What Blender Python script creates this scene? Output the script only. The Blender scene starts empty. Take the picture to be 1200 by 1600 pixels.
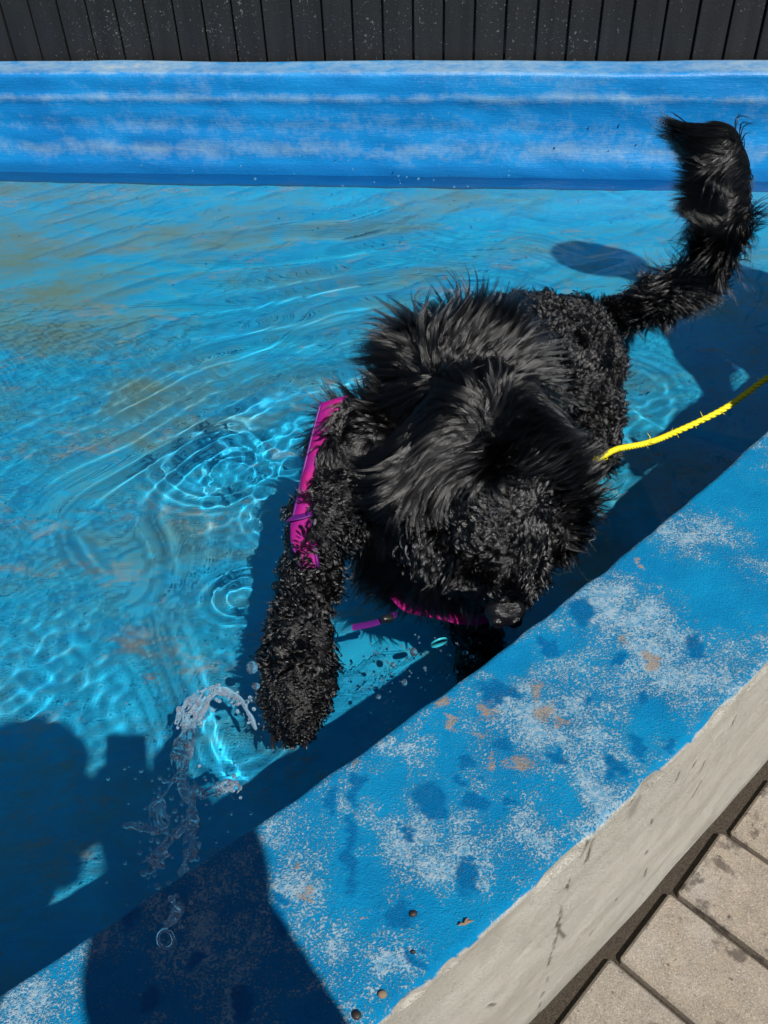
import bpy, math, random
import numpy as np
from mathutils import Vector, Matrix, Euler
S = bpy.context.scene
rad = math.radians

# ---------------------------------------------------------------- camera
PITCH, ROLL, CAM = rad(42.0), rad(2.5), np.array([0, 0, .85])
fw = np.array([0, math.cos(PITCH), -math.sin(PITCH)])
rt = np.array([1., 0, 0]); up = np.cross(rt, fw)
rt, up = rt*math.cos(ROLL) - up*math.sin(ROLL), up*math.cos(ROLL) + rt*math.sin(ROLL)
cam = bpy.data.cameras.new('camera'); cam_ob = bpy.data.objects.new('camera', cam)
S.collection.objects.link(cam_ob); S.camera = cam_ob
cam_ob.matrix_world = Matrix([[rt[i], up[i], -fw[i], CAM[i]] for i in range(3)] + [[0, 0, 0, 1]])
cam.sensor_fit = 'VERTICAL'; cam.sensor_height = 36; cam.lens = 31.5
cam.clip_start = .01; cam.clip_end = 500
# ---------------------------------------------------------------- sky, sun, exposure
SUN_H = np.array([-.46, .888])          # the way shadows run on the ground
SUN_EL = rad(53)
world = bpy.data.worlds.new('World'); S.world = world; world.use_nodes = True
wt = world.node_tree
sky = wt.nodes.new('ShaderNodeTexSky'); sky.sky_type = 'NISHITA'; sky.sun_disc = False; sky.dust_density = .3; sky.air_density = .85
sky.sun_elevation = SUN_EL; sky.sun_rotation = math.atan2(-SUN_H[0], -SUN_H[1])
wt.links.new(sky.outputs[0], wt.nodes['Background'].inputs[0])
wt.nodes['Background'].inputs[1].default_value = .05
sun = bpy.data.lights.new('sun', 'SUN'); sun.energy = 4.9; sun.angle = rad(.55); sun.color = (1, .965, .91)
sun_ob = bpy.data.objects.new('sun', sun); S.collection.objects.link(sun_ob)
sdir = Vector((SUN_H[0]*math.cos(SUN_EL), SUN_H[1]*math.cos(SUN_EL), -math.sin(SUN_EL)))
sun_ob.rotation_euler = sdir.to_track_quat('-Z', 'Y').to_euler(); sun_ob.location = (1.5, -3, 5)
sun.cycles.is_caustics_light = True     # lets Cycles focus the sun through the ripples
S.view_settings.view_transform = 'Standard'; S.view_settings.look = 'None'
S.view_settings.exposure = .10; S.view_settings.gamma = 1
S.render.engine = 'CYCLES'
S.cycles.use_denoising = True
S.cycles.max_bounces = 16; S.cycles.transmission_bounces = 14; S.cycles.transparent_max_bounces = 12
S.cycles.sample_clamp_indirect = 4

ZW = -.32      # water level, below the top of the near wall (z = 0)
ZF = -.43      # pool floor
ZG = -.40      # paving outside
rng = np.random.default_rng(7)

# ---------------------------------------------------------------- helpers
def link(name, me, mat=None, parent=None):
    o = bpy.data.objects.new(name, me); S.collection.objects.link(o)
    if mat is not None: me.materials.append(mat)
    if parent is not None: o.parent = parent
    return o
def empty(name, loc=(0, 0, 0)):
    o = bpy.data.objects.new(name, None); S.collection.objects.link(o); o.location = loc
    bpy.context.view_layer.update()
    return o
def tag(o, label=None, cat=None, group=None, kind=None):
    if label: o['label'] = label
    if cat: o['category'] = cat
    if group: o['group'] = group
    if kind: o['kind'] = kind
    return o
def under(o, parent):
    """parent o, keeping where it stands in the world"""
    o.parent = parent; o.matrix_parent_inverse = parent.matrix_world.inverted(); return o
def mesh(name, co, faces, smooth=True):
    co = np.asarray(co, np.float32)
    me = bpy.data.meshes.new(name)
    me.vertices.add(len(co)); me.vertices.foreach_set('co', co.ravel())
    if isinstance(faces, np.ndarray):
        f = faces.astype(np.int32); k = f.shape[1]
        me.loops.add(f.size); me.loops.foreach_set('vertex_index', f.ravel())
        me.polygons.add(len(f)); me.polygons.foreach_set('loop_start', np.arange(len(f), dtype=np.int32)*k)
    else:
        ls = np.cumsum([0] + [len(q) for q in faces[:-1]]).astype(np.int32)
        fl = np.array([i for q in faces for i in q], np.int32)
        me.loops.add(len(fl)); me.loops.foreach_set('vertex_index', fl)
        me.polygons.add(len(faces)); me.polygons.foreach_set('loop_start', ls)
    me.update(calc_edges=True)
    me.polygons.foreach_set('use_smooth', np.full(len(me.polygons), smooth)); me.validate()
    return me
def attr(me, name, vals):
    a = me.attributes.new(name, 'FLOAT', 'POINT'); a.data.foreach_set('value', np.asarray(vals, np.float32))
def gridfaces(n, m, wrap=False):
    i = np.arange(n*m).reshape(n, m)
    if wrap: i = np.concatenate([i, i[:, :1]], 1)
    return np.stack([i[:-1, :-1], i[1:, :-1], i[1:, 1:], i[:-1, 1:]], -1).reshape(-1, 4)
class MB:
    """collects shapes into one mesh"""
    def __init__(s): s.v = []; s.f = []; s.n = 0
    def add(s, co, faces):
        co = np.asarray(co, float); s.v.append(co); s.f += [tuple(int(i)+s.n for i in q) for q in faces]; s.n += len(co); return s
    def box(s, c, size, rot=None, bev=0.0):
        c = np.asarray(c, float); h = np.asarray(size, float)/2
        if bev <= 0:
            v = np.array([[x, y, z] for x in (-1, 1) for y in (-1, 1) for z in (-1, 1)])*h
            f = [(0, 1, 3, 2), (4, 6, 7, 5), (0, 4, 5, 1), (2, 3, 7, 6), (0, 2, 6, 4), (1, 5, 7, 3)]
        else:
            pts = []; b = bev
            for z, q in ((-h[2], b), (-h[2]+b, 0), (h[2]-b, 0), (h[2], b)):
                x, y = h[0]-q, h[1]-q; e = b
                pts += [(x, y-e, z), (x-e, y, z), (-x+e, y, z), (-x, y-e, z), (-x, -y+e, z), (-x+e, -y, z), (x-e, -y, z), (x, -y+e, z)]
            v = np.array(pts); f = [tuple(range(7, -1, -1)), tuple(range(24, 32))]
            for k in range(3):
                for i in range(8): f.append((k*8+i, k*8+(i+1) % 8, k*8+8+(i+1) % 8, k*8+8+i))
        if rot is not None: v = v @ np.asarray(rot).T
        return s.add(v+c, f)
    def tube(s, pts, radii, seg=8, cap=True, flat=None):
        pts = np.asarray(pts, float); n = len(pts); radii = np.broadcast_to(radii, n)
        t = np.gradient(pts, axis=0); t /= np.linalg.norm(t, axis=1)[:, None]+1e-12
        a = np.array([0, 0, 1.]) if abs(t[0, 2]) < .9 else np.array([1., 0, 0])
        u = np.cross(t[0], a); u /= np.linalg.norm(u); co = []
        th = np.linspace(0, 2*np.pi, seg, endpoint=False)
        for k in range(n):
            u = u-t[k]*(u@t[k]); u /= np.linalg.norm(u); w = np.cross(t[k], u)
            co.append(pts[k]+radii[k]*(np.cos(th)[:, None]*u+np.sin(th)[:, None]*w*(flat if flat else 1)))
        co = np.concatenate(co); f = gridfaces(n, seg, True).tolist()
        if cap: f += [tuple(range(seg-1, -1, -1)), tuple(range((n-1)*seg, n*seg))]
        return s.add(co, f)
    def ball(s, c, r, nu=10, nv=7, rot=None):
        r = np.broadcast_to(np.asarray(r, float), 3)
        th = np.linspace(0, 2*np.pi, nu, endpoint=False); ph = np.linspace(0, np.pi, nv+1)[1:-1]
        v = [(0, 0, 1)]+[(math.sin(p)*math.cos(t), math.sin(p)*math.sin(t), math.cos(p)) for p in ph for t in th]+[(0, 0, -1)]
        f = [(0, 1+i, 1+(i+1) % nu) for i in range(nu)]
        for k in range(nv-2):
            for i in range(nu): f.append((1+k*nu+i, 1+(k+1)*nu+i, 1+(k+1)*nu+(i+1) % nu, 1+k*nu+(i+1) % nu))
        L = len(v)-1; b = 1+(nv-2)*nu
        f += [(L, b+(i+1) % nu, b+i) for i in range(nu)]
        v = np.array(v)*r
        if rot is not None: v = v @ np.asarray(rot).T
        return s.add(v+np.asarray(c, float), f)
    def build(s, name, mat, parent=None, smooth=True):
        o = link(name, mesh(name, np.concatenate(s.v), s.f, smooth), mat)
        if parent is not None: under(o, parent)
        return o
def fused(mb, name, mat, voxel, smooth=2, factor=.5, parent=None):
    """melts the overlapping shapes of mb into one continuous skin"""
    me = mesh(name, np.concatenate(mb.v), mb.f)
    o = bpy.data.objects.new(name, me); S.collection.objects.link(o)
    m = o.modifiers.new('r', 'REMESH'); m.mode = 'VOXEL'; m.voxel_size = voxel; m.use_smooth_shade = True
    m = o.modifiers.new('s', 'SMOOTH'); m.iterations = smooth; m.factor = factor
    dg = bpy.context.evaluated_depsgraph_get()
    me2 = bpy.data.meshes.new_from_object(o.evaluated_get(dg))
    o.modifiers.clear(); o.data = me2; me2.name = name
    if not me2.materials: me2.materials.append(mat)
    me2.polygons.foreach_set('use_smooth', np.full(len(me2.polygons), True))
    if parent is not None: under(o, parent)
    return o
def coords(me):
    a = np.empty(len(me.vertices)*3, np.float32); me.vertices.foreach_get('co', a); return a.reshape(-1, 3).astype(float)
def normals(me):
    a = np.empty(len(me.vertices)*3, np.float32); me.vertices.foreach_get('normal', a); return a.reshape(-1, 3).astype(float)
_r = np.random.default_rng(99)
_K = _r.normal(size=(6, 24, 3)); _K /= np.linalg.norm(_K, axis=2)[..., None]; _P = _r.uniform(0, 6.28, (6, 24)); _M = _r.uniform(.5, 1.9, (6, 24))
def noise(p, scale, ch=0):
    """smooth pseudo-noise, about -1..1"""
    p = np.asarray(p, float)
    if p.shape[-1] == 2: p = np.concatenate([p, np.zeros(p.shape[:-1]+(1,))], -1)
    return np.sin(p @ (_K[ch]*_M[ch][:, None]).T*scale + _P[ch]).sum(-1)/math.sqrt(12)
def nrm(v): return v/(np.linalg.norm(v, axis=-1, keepdims=True)+1e-12)
def spline(pts, n):
    pts = np.asarray(pts, float); t = np.linspace(0, len(pts)-1, n); out = []
    P = np.concatenate([[2*pts[0]-pts[1]], pts, [2*pts[-1]-pts[-2]]])
    for x in t:
        i = min(int(x), len(pts)-2); u = x-i; a, b, c, d = P[i:i+4]
        out.append(.5*((2*b)+(-a+c)*u+(2*a-5*b+4*c-d)*u*u+(-a+3*b-3*c+d)*u**3))
    return np.array(out)

# ---------------------------------------------------------------- materials
class N:
    def __init__(s, name):
        s.m = bpy.data.materials.new(name); s.m.use_nodes = True; s.t = s.m.node_tree; s.b = s.t.nodes['Principled BSDF']; s.out = s.t.nodes['Material Output']
    def n(s, typ, **k):
        o = s.t.nodes.new(typ)
        for a, v in k.items():
            if a[0] == '_': setattr(o, a[1:], v)
            else:
                key = int(a[1:]) if a[0] == 'i' and a[1:].isdigit() else a.replace('__', ' ')
                if isinstance(v, bpy.types.NodeSocket): s.t.links.new(v, o.inputs[key])
                else: o.inputs[key].default_value = v
        return o
    def set(s, key, v):
        if isinstance(v, bpy.types.NodeSocket): s.t.links.new(v, s.b.inputs[key])
        else: s.b.inputs[key].default_value = v
    def pos(s): return s.n('ShaderNodeNewGeometry').outputs['Position']
    def mapped(s, scale=(1, 1, 1), rot=(0, 0, 0)):
        return s.n('ShaderNodeMapping', Vector=s.pos(), Scale=scale, Rotation=rot).outputs[0]
    def noise(s, scale, detail=4, rough=.55, vec=None, dist=0):
        k = dict(Scale=scale, Detail=detail, Roughness=rough, Distortion=dist)
        k['Vector'] = vec if vec is not None else s.pos()
        return s.n('ShaderNodeTexNoise', **k).outputs['Fac']
    def ramp(s, fac, lo, hi, a=0., b=1.):
        return s.n('ShaderNodeMapRange', Value=fac, i1=lo, i2=hi, i3=a, i4=b, _clamp=True).outputs[0]
    def mix(s, fac, a, b):
        o = s.t.nodes.new('ShaderNodeMix'); o.data_type = 'RGBA'
        for i, v in ((0, fac), (6, a), (7, b)):
            if isinstance(v, bpy.types.NodeSocket): s.t.links.new(v, o.inputs[i])
            else: o.inputs[i].default_value = v if i == 0 else (*v, 1)
        return o.outputs[2]
    def math(s, op, a, b=0.):
        return s.n('ShaderNodeMath', _operation=op, i0=a, i1=b).outputs[0]
    def attr(s, name): return s.n('ShaderNodeAttribute', _attribute_name=name).outputs['Fac']
    def bump(s, h, strength=.5, dist=.002, normal=None):
        k = dict(Height=h, Strength=strength, Distance=dist)
        if normal is not None: k['Normal'] = normal
        o = s.n('ShaderNodeBump', **k); s.t.links.new(o.outputs[0], s.b.inputs['Normal']); return o.outputs[0]

def simple(name, col, rough=.6, **k):
    q = N(name); q.set('Base Color', (*col, 1)); q.set('Roughness', rough)
    for a, v in k.items(): q.set(a.replace('__', ' '), v)
    return q.m
def mat_nearwall():
    q = N('painted_concrete')
    side = q.attr('outer')                                   # 1 on the plastered outer face
    big = q.noise(7, 5, .6); mid = q.noise(28, 5, .65); fine = q.noise(420, 3, .7); grit = q.noise(900, 2, .6)
    worn = q.math('ADD', q.ramp(big, .42, .62, 0, .17), q.ramp(mid, .36, .66, 0, .12))
    worn = q.math('ADD', worn, q.math('MULTIPLY', q.attr('worn'), .12))
    wet = q.attr('wet')
    worn = q.math('SUBTRACT', worn, q.math('MULTIPLY', wet, .14))
    th = q.math('ADD', worn, q.math('MULTIPLY', fine, 1.0))
    speck = q.ramp(th, .665, .715)
    patches = q.noise(14, 3, .6)
    blue = q.mix(q.ramp(patches, .35, .65), (.0003, .21, .46), (.001, .275, .55))
    pale = q.mix(q.ramp(q.noise(160, 2), .4, .6), (.17, .38, .54), (.46, .56, .60))
    col = q.mix(q.math('MULTIPLY', speck, .74), blue, pale)
    bare = q.math('ADD', q.attr('bare'), q.math('MULTIPLY', q.math('SUBTRACT', fine, .5), 1.3))
    col = q.mix(q.ramp(bare, .36, .56, 0, .9), col, (.34, .285, .235))
    col = q.mix(q.math('MULTIPLY', wet, .85), col, (.0003, .125, .33))
    edge = q.math('ADD', q.attr('rim'), q.math('MULTIPLY', q.math('SUBTRACT', mid, .5), 1.6))
    col = q.mix(q.ramp(edge, .55, .8, 0, .85), col, (.62, .62, .56))
    # outer face: old off-white plaster
    st = q.noise(1, 4, .65, q.mapped((4, 4, 26), (0, rad(-25), rad(40))))
    pl = q.mix(q.ramp(st, .38, .68), (.51, .485, .415), (.63, .605, .54))
    pl = q.mix(q.ramp(q.noise(60, 4, .7), .55, .75, 0, .35), pl, (.36, .34, .28))
    pl = q.mix(q.ramp(q.noise(9, 3, .6), .55, .75, 0, .35), pl, (.60, .56, .44))
    pl = q.mix(q.ramp(q.attr('mark'), .3, .9, 0, .9), pl, (.10, .085, .065))
    pl = q.mix(q.ramp(q.attr('smear'), .0, 1, 0, .55), pl, (.22, .21, .18))
    q.set('Base Color', q.mix(side, col, pl))
    r = q.math('SUBTRACT', .42, q.math('MULTIPLY', wet, .22))
    q.set('Roughness', q.mix(side, (.5, .5, .5), (.85, .85, .85)) if 0 else r)
    h = q.math('ADD', q.math('MULTIPLY', fine, 1.0), q.math('MULTIPLY', mid, 1.2))
    h = q.math('ADD', h, q.math('MULTIPLY', speck, .35))
    h = q.math('ADD', h, q.math('MULTIPLY', grit, .9))
    h = q.math('SUBTRACT', h, q.math('MULTIPLY', q.attr('mark'), 1.5))
    q.bump(h, .9, .0026); q.set('Specular IOR Level', .15)
    return q.m
def mat_farwall():
    q = N('painted_wall')
    lng = q.mapped((1.1, 1.1, 9)); lng2 = q.mapped((9, 9, 120)); z = q.n('ShaderNodeSeparateXYZ', Vector=q.pos()).outputs['Z']
    a = q.noise(1.6, 5, .62, lng); b = q.noise(2, 4, .6, lng2); fine = q.noise(60, 5, .7)
    zz = q.math('ADD', z, q.math('MULTIPLY', q.math('SUBTRACT', q.noise(5, 4, .6), .5), .035))
    def band(c, w): return q.ramp(q.math('ABSOLUTE', q.math('SUBTRACT', zz, c)), 0, w, 1, 0)
    bands = q.math('ADD', q.math('MULTIPLY', band(-.072, .018), .21), q.math('MULTIPLY', band(-.235, .040), .17))
    bands = q.math('ADD', bands, q.math('MULTIPLY', band(-.16, .05), .06))
    top = q.ramp(z, -.006, .002); bands = q.math('ADD', bands, q.math('MULTIPLY', top, .30))
    blot = q.noise(16, 4, .65); w = q.math('ADD', q.math('MULTIPLY', a, .42), q.math('MULTIPLY', b, .16))
    w = q.math('ADD', w, q.math('MULTIPLY', fine, .30)); w = q.math('ADD', w, q.math('MULTIPLY', q.math('SUBTRACT', blot, .5), .35)); w = q.math('ADD', w, q.math('MULTIPLY', bands, q.ramp(blot, .3, .6, .55, 1.25))); w = q.math('ADD', w, .05)
    base = q.mix(q.ramp(q.noise(3, 4), .35, .65), (.002, .185, .50), (.005, .26, .62))
    col = q.mix(q.ramp(w, .50, .98, 0, .9), base, (.34, .46, .54))
    col = q.mix(q.ramp(w, .86, 1.1, 0, .6), col, (.50, .52, .48))
    col = q.mix(q.math('MULTIPLY', q.ramp(zz, -.292, -.278, 1, 0), .85), col, (.003, .17, .46))
    col = q.mix(q.ramp(z, -.405, -.425, 0, .8), col, (.07, .10, .06))
    q.set('Base Color', col); q.set('Roughness', .42)
    q.bump(q.math('ADD', fine, q.math('MULTIPLY', b, .6)), .5, .004)
    return q.m
def mat_floor():
    q = N('pool_floor_paint')
    v = q.mapped((1, 1.9, 1), (0, 0, rad(-24)))
    a = q.noise(2.6, 6, .62, v, .5); b = q.noise(7, 6, .66, v, .8); c = q.noise(30, 5, .7, v); d = q.noise(1.3, 4, .6, v, .3)
    e = q.noise(5, 5, .65, q.mapped((1, 1.6, 1), (0, 0, rad(-12))), .4)
    far = q.ramp(q.n('ShaderNodeSeparateXYZ', Vector=q.pos()).outputs['Y'], 1.1, 2.9)
    right = q.ramp(q.n('ShaderNodeSeparateXYZ', Vector=q.pos()).outputs['X'], -.6, .7, 1, 0)
    col = q.mix(q.ramp(b, .35, .62), (.002, .35, .62), (.006, .46, .70))
    g = q.math('ADD', q.math('MULTIPLY', a, .6), q.math('MULTIPLY', c, .4))
    col = q.mix(q.ramp(g, .46, .60, 0, .72), col, (.08, .34, .40))
    ol = q.math('MULTIPLY', far, right)
    ol = q.math('ADD', q.math('MULTIPLY', ol, .15), d)
    col = q.mix(q.ramp(q.math('ADD', ol, q.math('MULTIPLY', q.math('SUBTRACT', b, .3), .5)), .66, .84, 0, .85), col, (.17, .24, .17))
    t = q.math('ADD', q.math('MULTIPLY', e, .7), q.math('MULTIPLY', c, .3))
    col = q.mix(q.ramp(t, .555, .68, 0, .8), col, (.36, .33, .27))
    col = q.mix(q.ramp(q.noise(11, 5, .7, v), .66, .74, 0, .7), col, (.42, .22, .09))
    q.set('Base Color', col); q.set('Roughness', .8)
    q.bump(c, .4, .004)
    return q.m
def mat_water():
    q = N('clear_water'); q.t.nodes.remove(q.b)
    g = q.n('ShaderNodeBsdfGlass', Color=(.96, .985, 1, 1), Roughness=0, IOR=1.333)
    q.t.links.new(g.outputs[0], q.out.inputs[0]); return q.m
def mat_splash(name='splashing_water', milk=.15):
    q = N(name); q.t.nodes.remove(q.b)
    g = q.n('ShaderNodeBsdfGlass', Color=(1, 1, 1, 1), Roughness=.0, IOR=1.333); d = q.n('ShaderNodeBsdfDiffuse', Color=(.68, .85, 1, 1))
    x = q.n('ShaderNodeMixShader', Fac=milk); q.t.links.new(g.outputs[0], x.inputs[1]); q.t.links.new(d.outputs[0], x.inputs[2]); q.t.links.new(x.outputs[0], q.out.inputs[0]); return q.m
def mat_paver():
    q = N('paving_brick')
    rnd = q.attr('tone'); fine = q.noise(500, 4, .75); mid = q.noise(40, 5, .6); big = q.noise(9, 4, .6)
    col = q.mix(rnd, (.32, .26, .195), (.31, .275, .225))
    col = q.mix(q.ramp(mid, .35, .65, 0, .7), col, (.22, .19, .155))
    col = q.mix(q.ramp(big, .5, .7, 0, .5), col, (.36, .34, .315))
    col = q.mix(q.ramp(fine, .55, .66, 0, .8), col, (.52, .48, .42))
    col = q.mix(q.ramp(fine, .46, .36, 0, .8), col, (.10, .085, .07))
    sp = q.noise(19, 5, .62, q.mapped((1, 1, 1), (0, 0, .6)))
    col = q.mix(q.ramp(sp, .585, .65, 0, .82), col, (.075, .06, .05))
    sp2 = q.noise(90, 2, .5)
    col = q.mix(q.ramp(sp2, .67, .72, 0, .75), col, (.06, .05, .04))
    q.set('Base Color', col); q.set('Roughness', .85)
    q.bump(q.math('ADD', fine, q.math('MULTIPLY', mid, .7)), .7, .0016)
    return q.m
def mat_joint():
    q = N('joint_sand'); f = q.noise(600, 3, .8)
    q.set('Base Color', q.mix(q.ramp(f, .4, .65), (.035, .027, .02), (.13, .10, .07))); q.set('Roughness', .95)
    q.bump(q.math('ADD', f, q.noise(150, 3)), 1, .004); return q.m
def mat_board():
    q = N('charcoal_board')
    st = q.noise(1, 4, .6, q.mapped((30, 30, 2.5))); dots = q.noise(110, 3, .7); m = q.noise(4, 3)
    col = q.mix(q.ramp(st, .35, .7), (.005, .0055, .006), (.013, .0135, .014))
    th = q.math('ADD', dots, q.math('MULTIPLY', m, .25))
    col = q.mix(q.ramp(th, .77, .83, 0, .8), col, (.17, .17, .165))
    q.set('Base Color', col); q.set('Roughness', .7); q.bump(q.math('ADD', st, dots), .4, .002); return q.m
def mat_skinfur():
    q = N('wet_black_coat'); b = q.noise(260, 3, .6)
    q.set('Base Color', (.004, .004, .0045, 1)); q.set('Roughness', .38); q.set('Specular IOR Level', .35)
    q.bump(b, .8, .003); return q.m
def mat_hair(name, rough, col=.008, spec=.5):
    q = N(name); q.t.nodes.remove(q.b)
    h = q.n('ShaderNodeBsdfHairPrincipled', _parametrization='COLOR', Color=(col, col, col*1.05, 1), Roughness=rough)
    h.inputs['Radial Roughness'].default_value = rough+.1
    h.inputs['IOR'].default_value = 1.5
    h.inputs['Random Roughness'].default_value = .3
    q.t.links.new(h.outputs[0], q.out.inputs[0]); return q.m
def mat_nylon():
    q = N('magenta_nylon')
    w = q.noise(900, 2, .5); n = q.noise(25, 3)
    q.set('Base Color', q.mix(q.ramp(n, .4, .6), (.30, .004, .20), (.40, .006, .17)))
    q.set('Roughness', .55); q.set('Specular IOR Level', .3); q.bump(q.math('ADD', w, q.math('MULTIPLY', n, 2.)), .7, .002); return q.m
def mat_rope():
    q = N('yellow_rope'); w = q.noise(300, 2)
    q.set('Base Color', q.mix(w, (.85, .72, .0), (.95, .86, .03))); q.set('Roughness', .55); return q.m

M = dict(nw=mat_nearwall(), fwall=mat_farwall(), floor=mat_floor(), water=mat_water(), splash=mat_splash(), drop=mat_splash('water_drop', .04), paver=mat_paver(), joint=mat_joint(),
         board=mat_board(), coat=mat_skinfur(), hair=mat_hair('black_fur', .16, .0055), wethair=mat_hair('wet_black_fur', .11, .007),
         nylon=mat_nylon(), rope=mat_rope(), purple=simple('purple_webbing', (.10, .008, .16), .5),
         buckle=simple('black_plastic', (.012, .012, .013), .3), teal=simple('teal_tag', (.03, .42, .52), .3),
         nose=None, dark=simple('dark_seed', (.02, .015, .012), .6), leaf=simple('dry_leaf', (.22, .15, .09), .8),
         soil=simple('dark_soil', (.03, .026, .022), .95))
q = N('wet_nose'); q.set('Base Color', (.006, .006, .007, 1)); q.set('Roughness', .22)
vv = q.n('ShaderNodeTexVoronoi', Vector=q.pos(), Scale=620.).outputs['Distance']; q.bump(vv, .6, .0015); M['nose'] = q.m
#PART2
# ---------------------------------------------------------------- the pool shell
PF = (0.1489339, 0.77103376, 0.58527169)
def inner(x):
    x = np.asarray(x, float); xc = np.clip(x, -.9, 1.1)
    return np.polyval(PF, xc) + (x-xc)*(2*PF[0]*xc+PF[1])
def slope(x): xc = np.clip(x, -.9, 1.1); return 2*PF[0]*xc+PF[1]
WIDE = .230
WET = [(0.037,0.489,0.0159,0.0214),(0.085,0.49,0.0113,0.0126),(0.067,0.512,0.0061,0.0069),(0.122,0.552,0.009,0.0106),(0.267,0.546,0.0103,0.0124),(0.232,0.523,0.0108,0.0127),(0.068,0.407,0.0099,0.0187),(-0.047,0.44,0.007,0.0382),(-0.043,0.511,0.0061,0.0207),(0.24,0.74,0.0142,0.0215),(0.175,0.535,0.0069,0.008),(0.227,0.608,0.0072,0.009),(0.29,0.609,0.0065,0.0082),(0.012,0.458,0.0052,0.0056),(-0.07,0.497,0.006,0.0135),(0.081,0.536,0.0083,0.0095),(0.12,0.488,0.0053,0.0059),(0.296,0.549,0.0062,0.0075),(-0.001,0.377,0.0133,0.0135),(0.011,0.333,0.007,0.0068),(-0.114,0.379,0.0061,0.0185),(0.193,0.689,0.0077,0.01),(0.365,0.679,0.0121,0.0163),(0.269,0.665,0.0075,0.0098),(0.124,0.626,0.0221,0.0137),(-0.257,0.379,0.0098,0.01),(-0.194,0.341,0.0071,0.0069),(-0.23,0.31,0.0115,0.0088),(-0.143,0.301,0.008,0.0112)]
BARE = [(0.106,0.603,0.0159,0.0195),(0.167,0.629,0.0125,0.0157),(0.172,0.596,0.0172,0.0169),(0.095,0.57,0.0113,0.0094),(0.136,0.533,0.0164,0.0134),(0.056,0.612,0.0146,0.0143),(0.306,0.658,0.012,0.0157),(0.105,0.535,0.0082,0.0076),(-0.043,0.542,0.0063,0.0108),(-0.101,0.426,0.0051,0.008),(-0.041,0.37,0.0048,0.0048),(0.28,0.694,0.0107,0.0114),(0.061,0.586,0.0086,0.0103),(0.334,0.821,0.0058,0.0085),(-0.093,0.397,0.0043,0.0088),(0.189,0.579,0.0106,0.009)]
WORN = [(0.265,0.736,0.0473,0.0669),(0.313,0.702,0.0423,0.0588),(0.42,0.859,0.0508,0.0471),(0.466,0.813,0.037,0.0449),(0.165,0.564,0.063,0.0625),(0.011,0.444,0.0384,0.0422),(-0.098,0.442,0.0257,0.042),(0.075,0.441,0.0319,0.0349),(-0.012,0.334,0.0292,0.0377),(-0.328,0.314,0.0232,0.0228),(-0.285,0.357,0.0181,0.0182),(0.206,0.484,0.0296,0.0341),(-0.059,0.341,0.0235,0.0352),(0.333,0.634,0.0439,0.0466),(0.132,0.438,0.0254,0.0278)]
CLEAN = [(0.416,0.759,0.0636,0.0756),(0.507,0.995,0.0732,0.1857),(0.174,0.493,0.0278,0.0488),(-0.041,0.394,0.0246,0.0521),(0.038,0.372,0.0421,0.0303),(0.345,0.833,0.0418,0.0633),(-0.013,0.51,0.0271,0.0309),(0.274,0.575,0.0317,0.0235),(0.13,0.673,0.019,0.0246)]
CRACK = [(.050, 0), (.047, -.02), (.040, -.036), (.033, -.06), (.030, -.12), (.0265, -.20), (.028, -.28), (.025, -.35), (.027, -.42)]
SCRATCH = [(.056, -.012, .0535, -.050), (.0545, -.03, .0515, -.052), (.172, -.30, .170, -.275), (.173, -.0525, .171, -.0655), (.230, -.155, .224, -.185), (.222, -.10, .219, -.118), (.030, -.1685, .042, -.21), (.1, -.012, .104, -.007), (.145, -.110, .148, -.125), (.26, -.06, .257, -.075), (.20, -.07, .198, -.078), (-.05, -.2, -.043, -.214), (.088, -.3, .09, -.292), (.155, -.2, .157, -.21), (.34, -.1, .337, -.115), (.12, -.26, .122, -.268)]
def blobs(P2, L, soft=1.0):
    """how deep inside any of the stains each point lies (0..1+)"""
    w = P2 + .0035*np.stack([noise(P2, 180, 1), noise(P2, 180, 2)], -1) + .0015*np.stack([noise(P2, 600, 3), noise(P2, 600, 4)], -1)
    out = np.zeros(len(P2))
    for x, y, a, b in L:
        out = np.maximum(out, 1.25-np.hypot((w[:, 0]-x)/a, (w[:, 1]-y)/b)*soft)
    return np.clip(out, 0, 1.25)

pool = empty('paddling_pool', (.6, 1.6, ZF-.06))
tag(pool, 'shallow concrete paddling pool with worn bright blue paint, holding the water the dog wades in', 'pool')
# near wall, swept along its gentle curve
xs = np.concatenate([np.linspace(-2.9, -.62, 40)[:-1], np.linspace(-.62, .85, 520), np.linspace(.85, 2.26, 60)[1:]])
prof = [(0, -.62, 0), (0, -.45, 0), (0, -.37, 0), (0, -.28, 0), (0, -.2, 0), (0, -.12, 0), (0, -.06, 0), (0, -.03, 0), (0, -.012, 0), (.0015, -.006, 0), (.004, -.002, 0)]
prof += [(d, 0, 0) for d in np.linspace(.008, WIDE-.010, 74)]
prof += [(WIDE-.006, -.0008, 0), (WIDE-.003, -.0024, 0), (WIDE-.0008, -.005, 0), (WIDE, -.009, 0)]
prof += [(WIDE+.004*t, -.009-.42*t, 0) for t in np.linspace(.01, 1, 110)] + [(WIDE+.006, -.62, 0)]
prof = np.array(prof); sl = slope(xs); nx = np.stack([sl, -np.ones_like(sl)], 1); nx /= np.linalg.norm(nx, axis=1)[:, None]
base = np.stack([xs, inner(xs)], 1)
co = np.zeros((len(xs), len(prof), 3)); co[..., :2] = base[:, None]+nx[:, None]*prof[None, :, :1]; co[..., 2] = prof[None, :, 1]
flat = co.reshape(-1, 3); d = np.tile(prof[:, 0], len(xs)); z0 = np.tile(prof[:, 1], len(xs)); X = np.repeat(xs, len(prof)); NX = np.repeat(nx, len(prof), 0)
ontop = (z0 > -.01) & (d > .006)
edge_n = np.clip(noise(flat, 160, 0)*.5+noise(flat, 420, 1)*.35, -1.2, .95)
P2 = flat[:, :2].copy()
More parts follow.
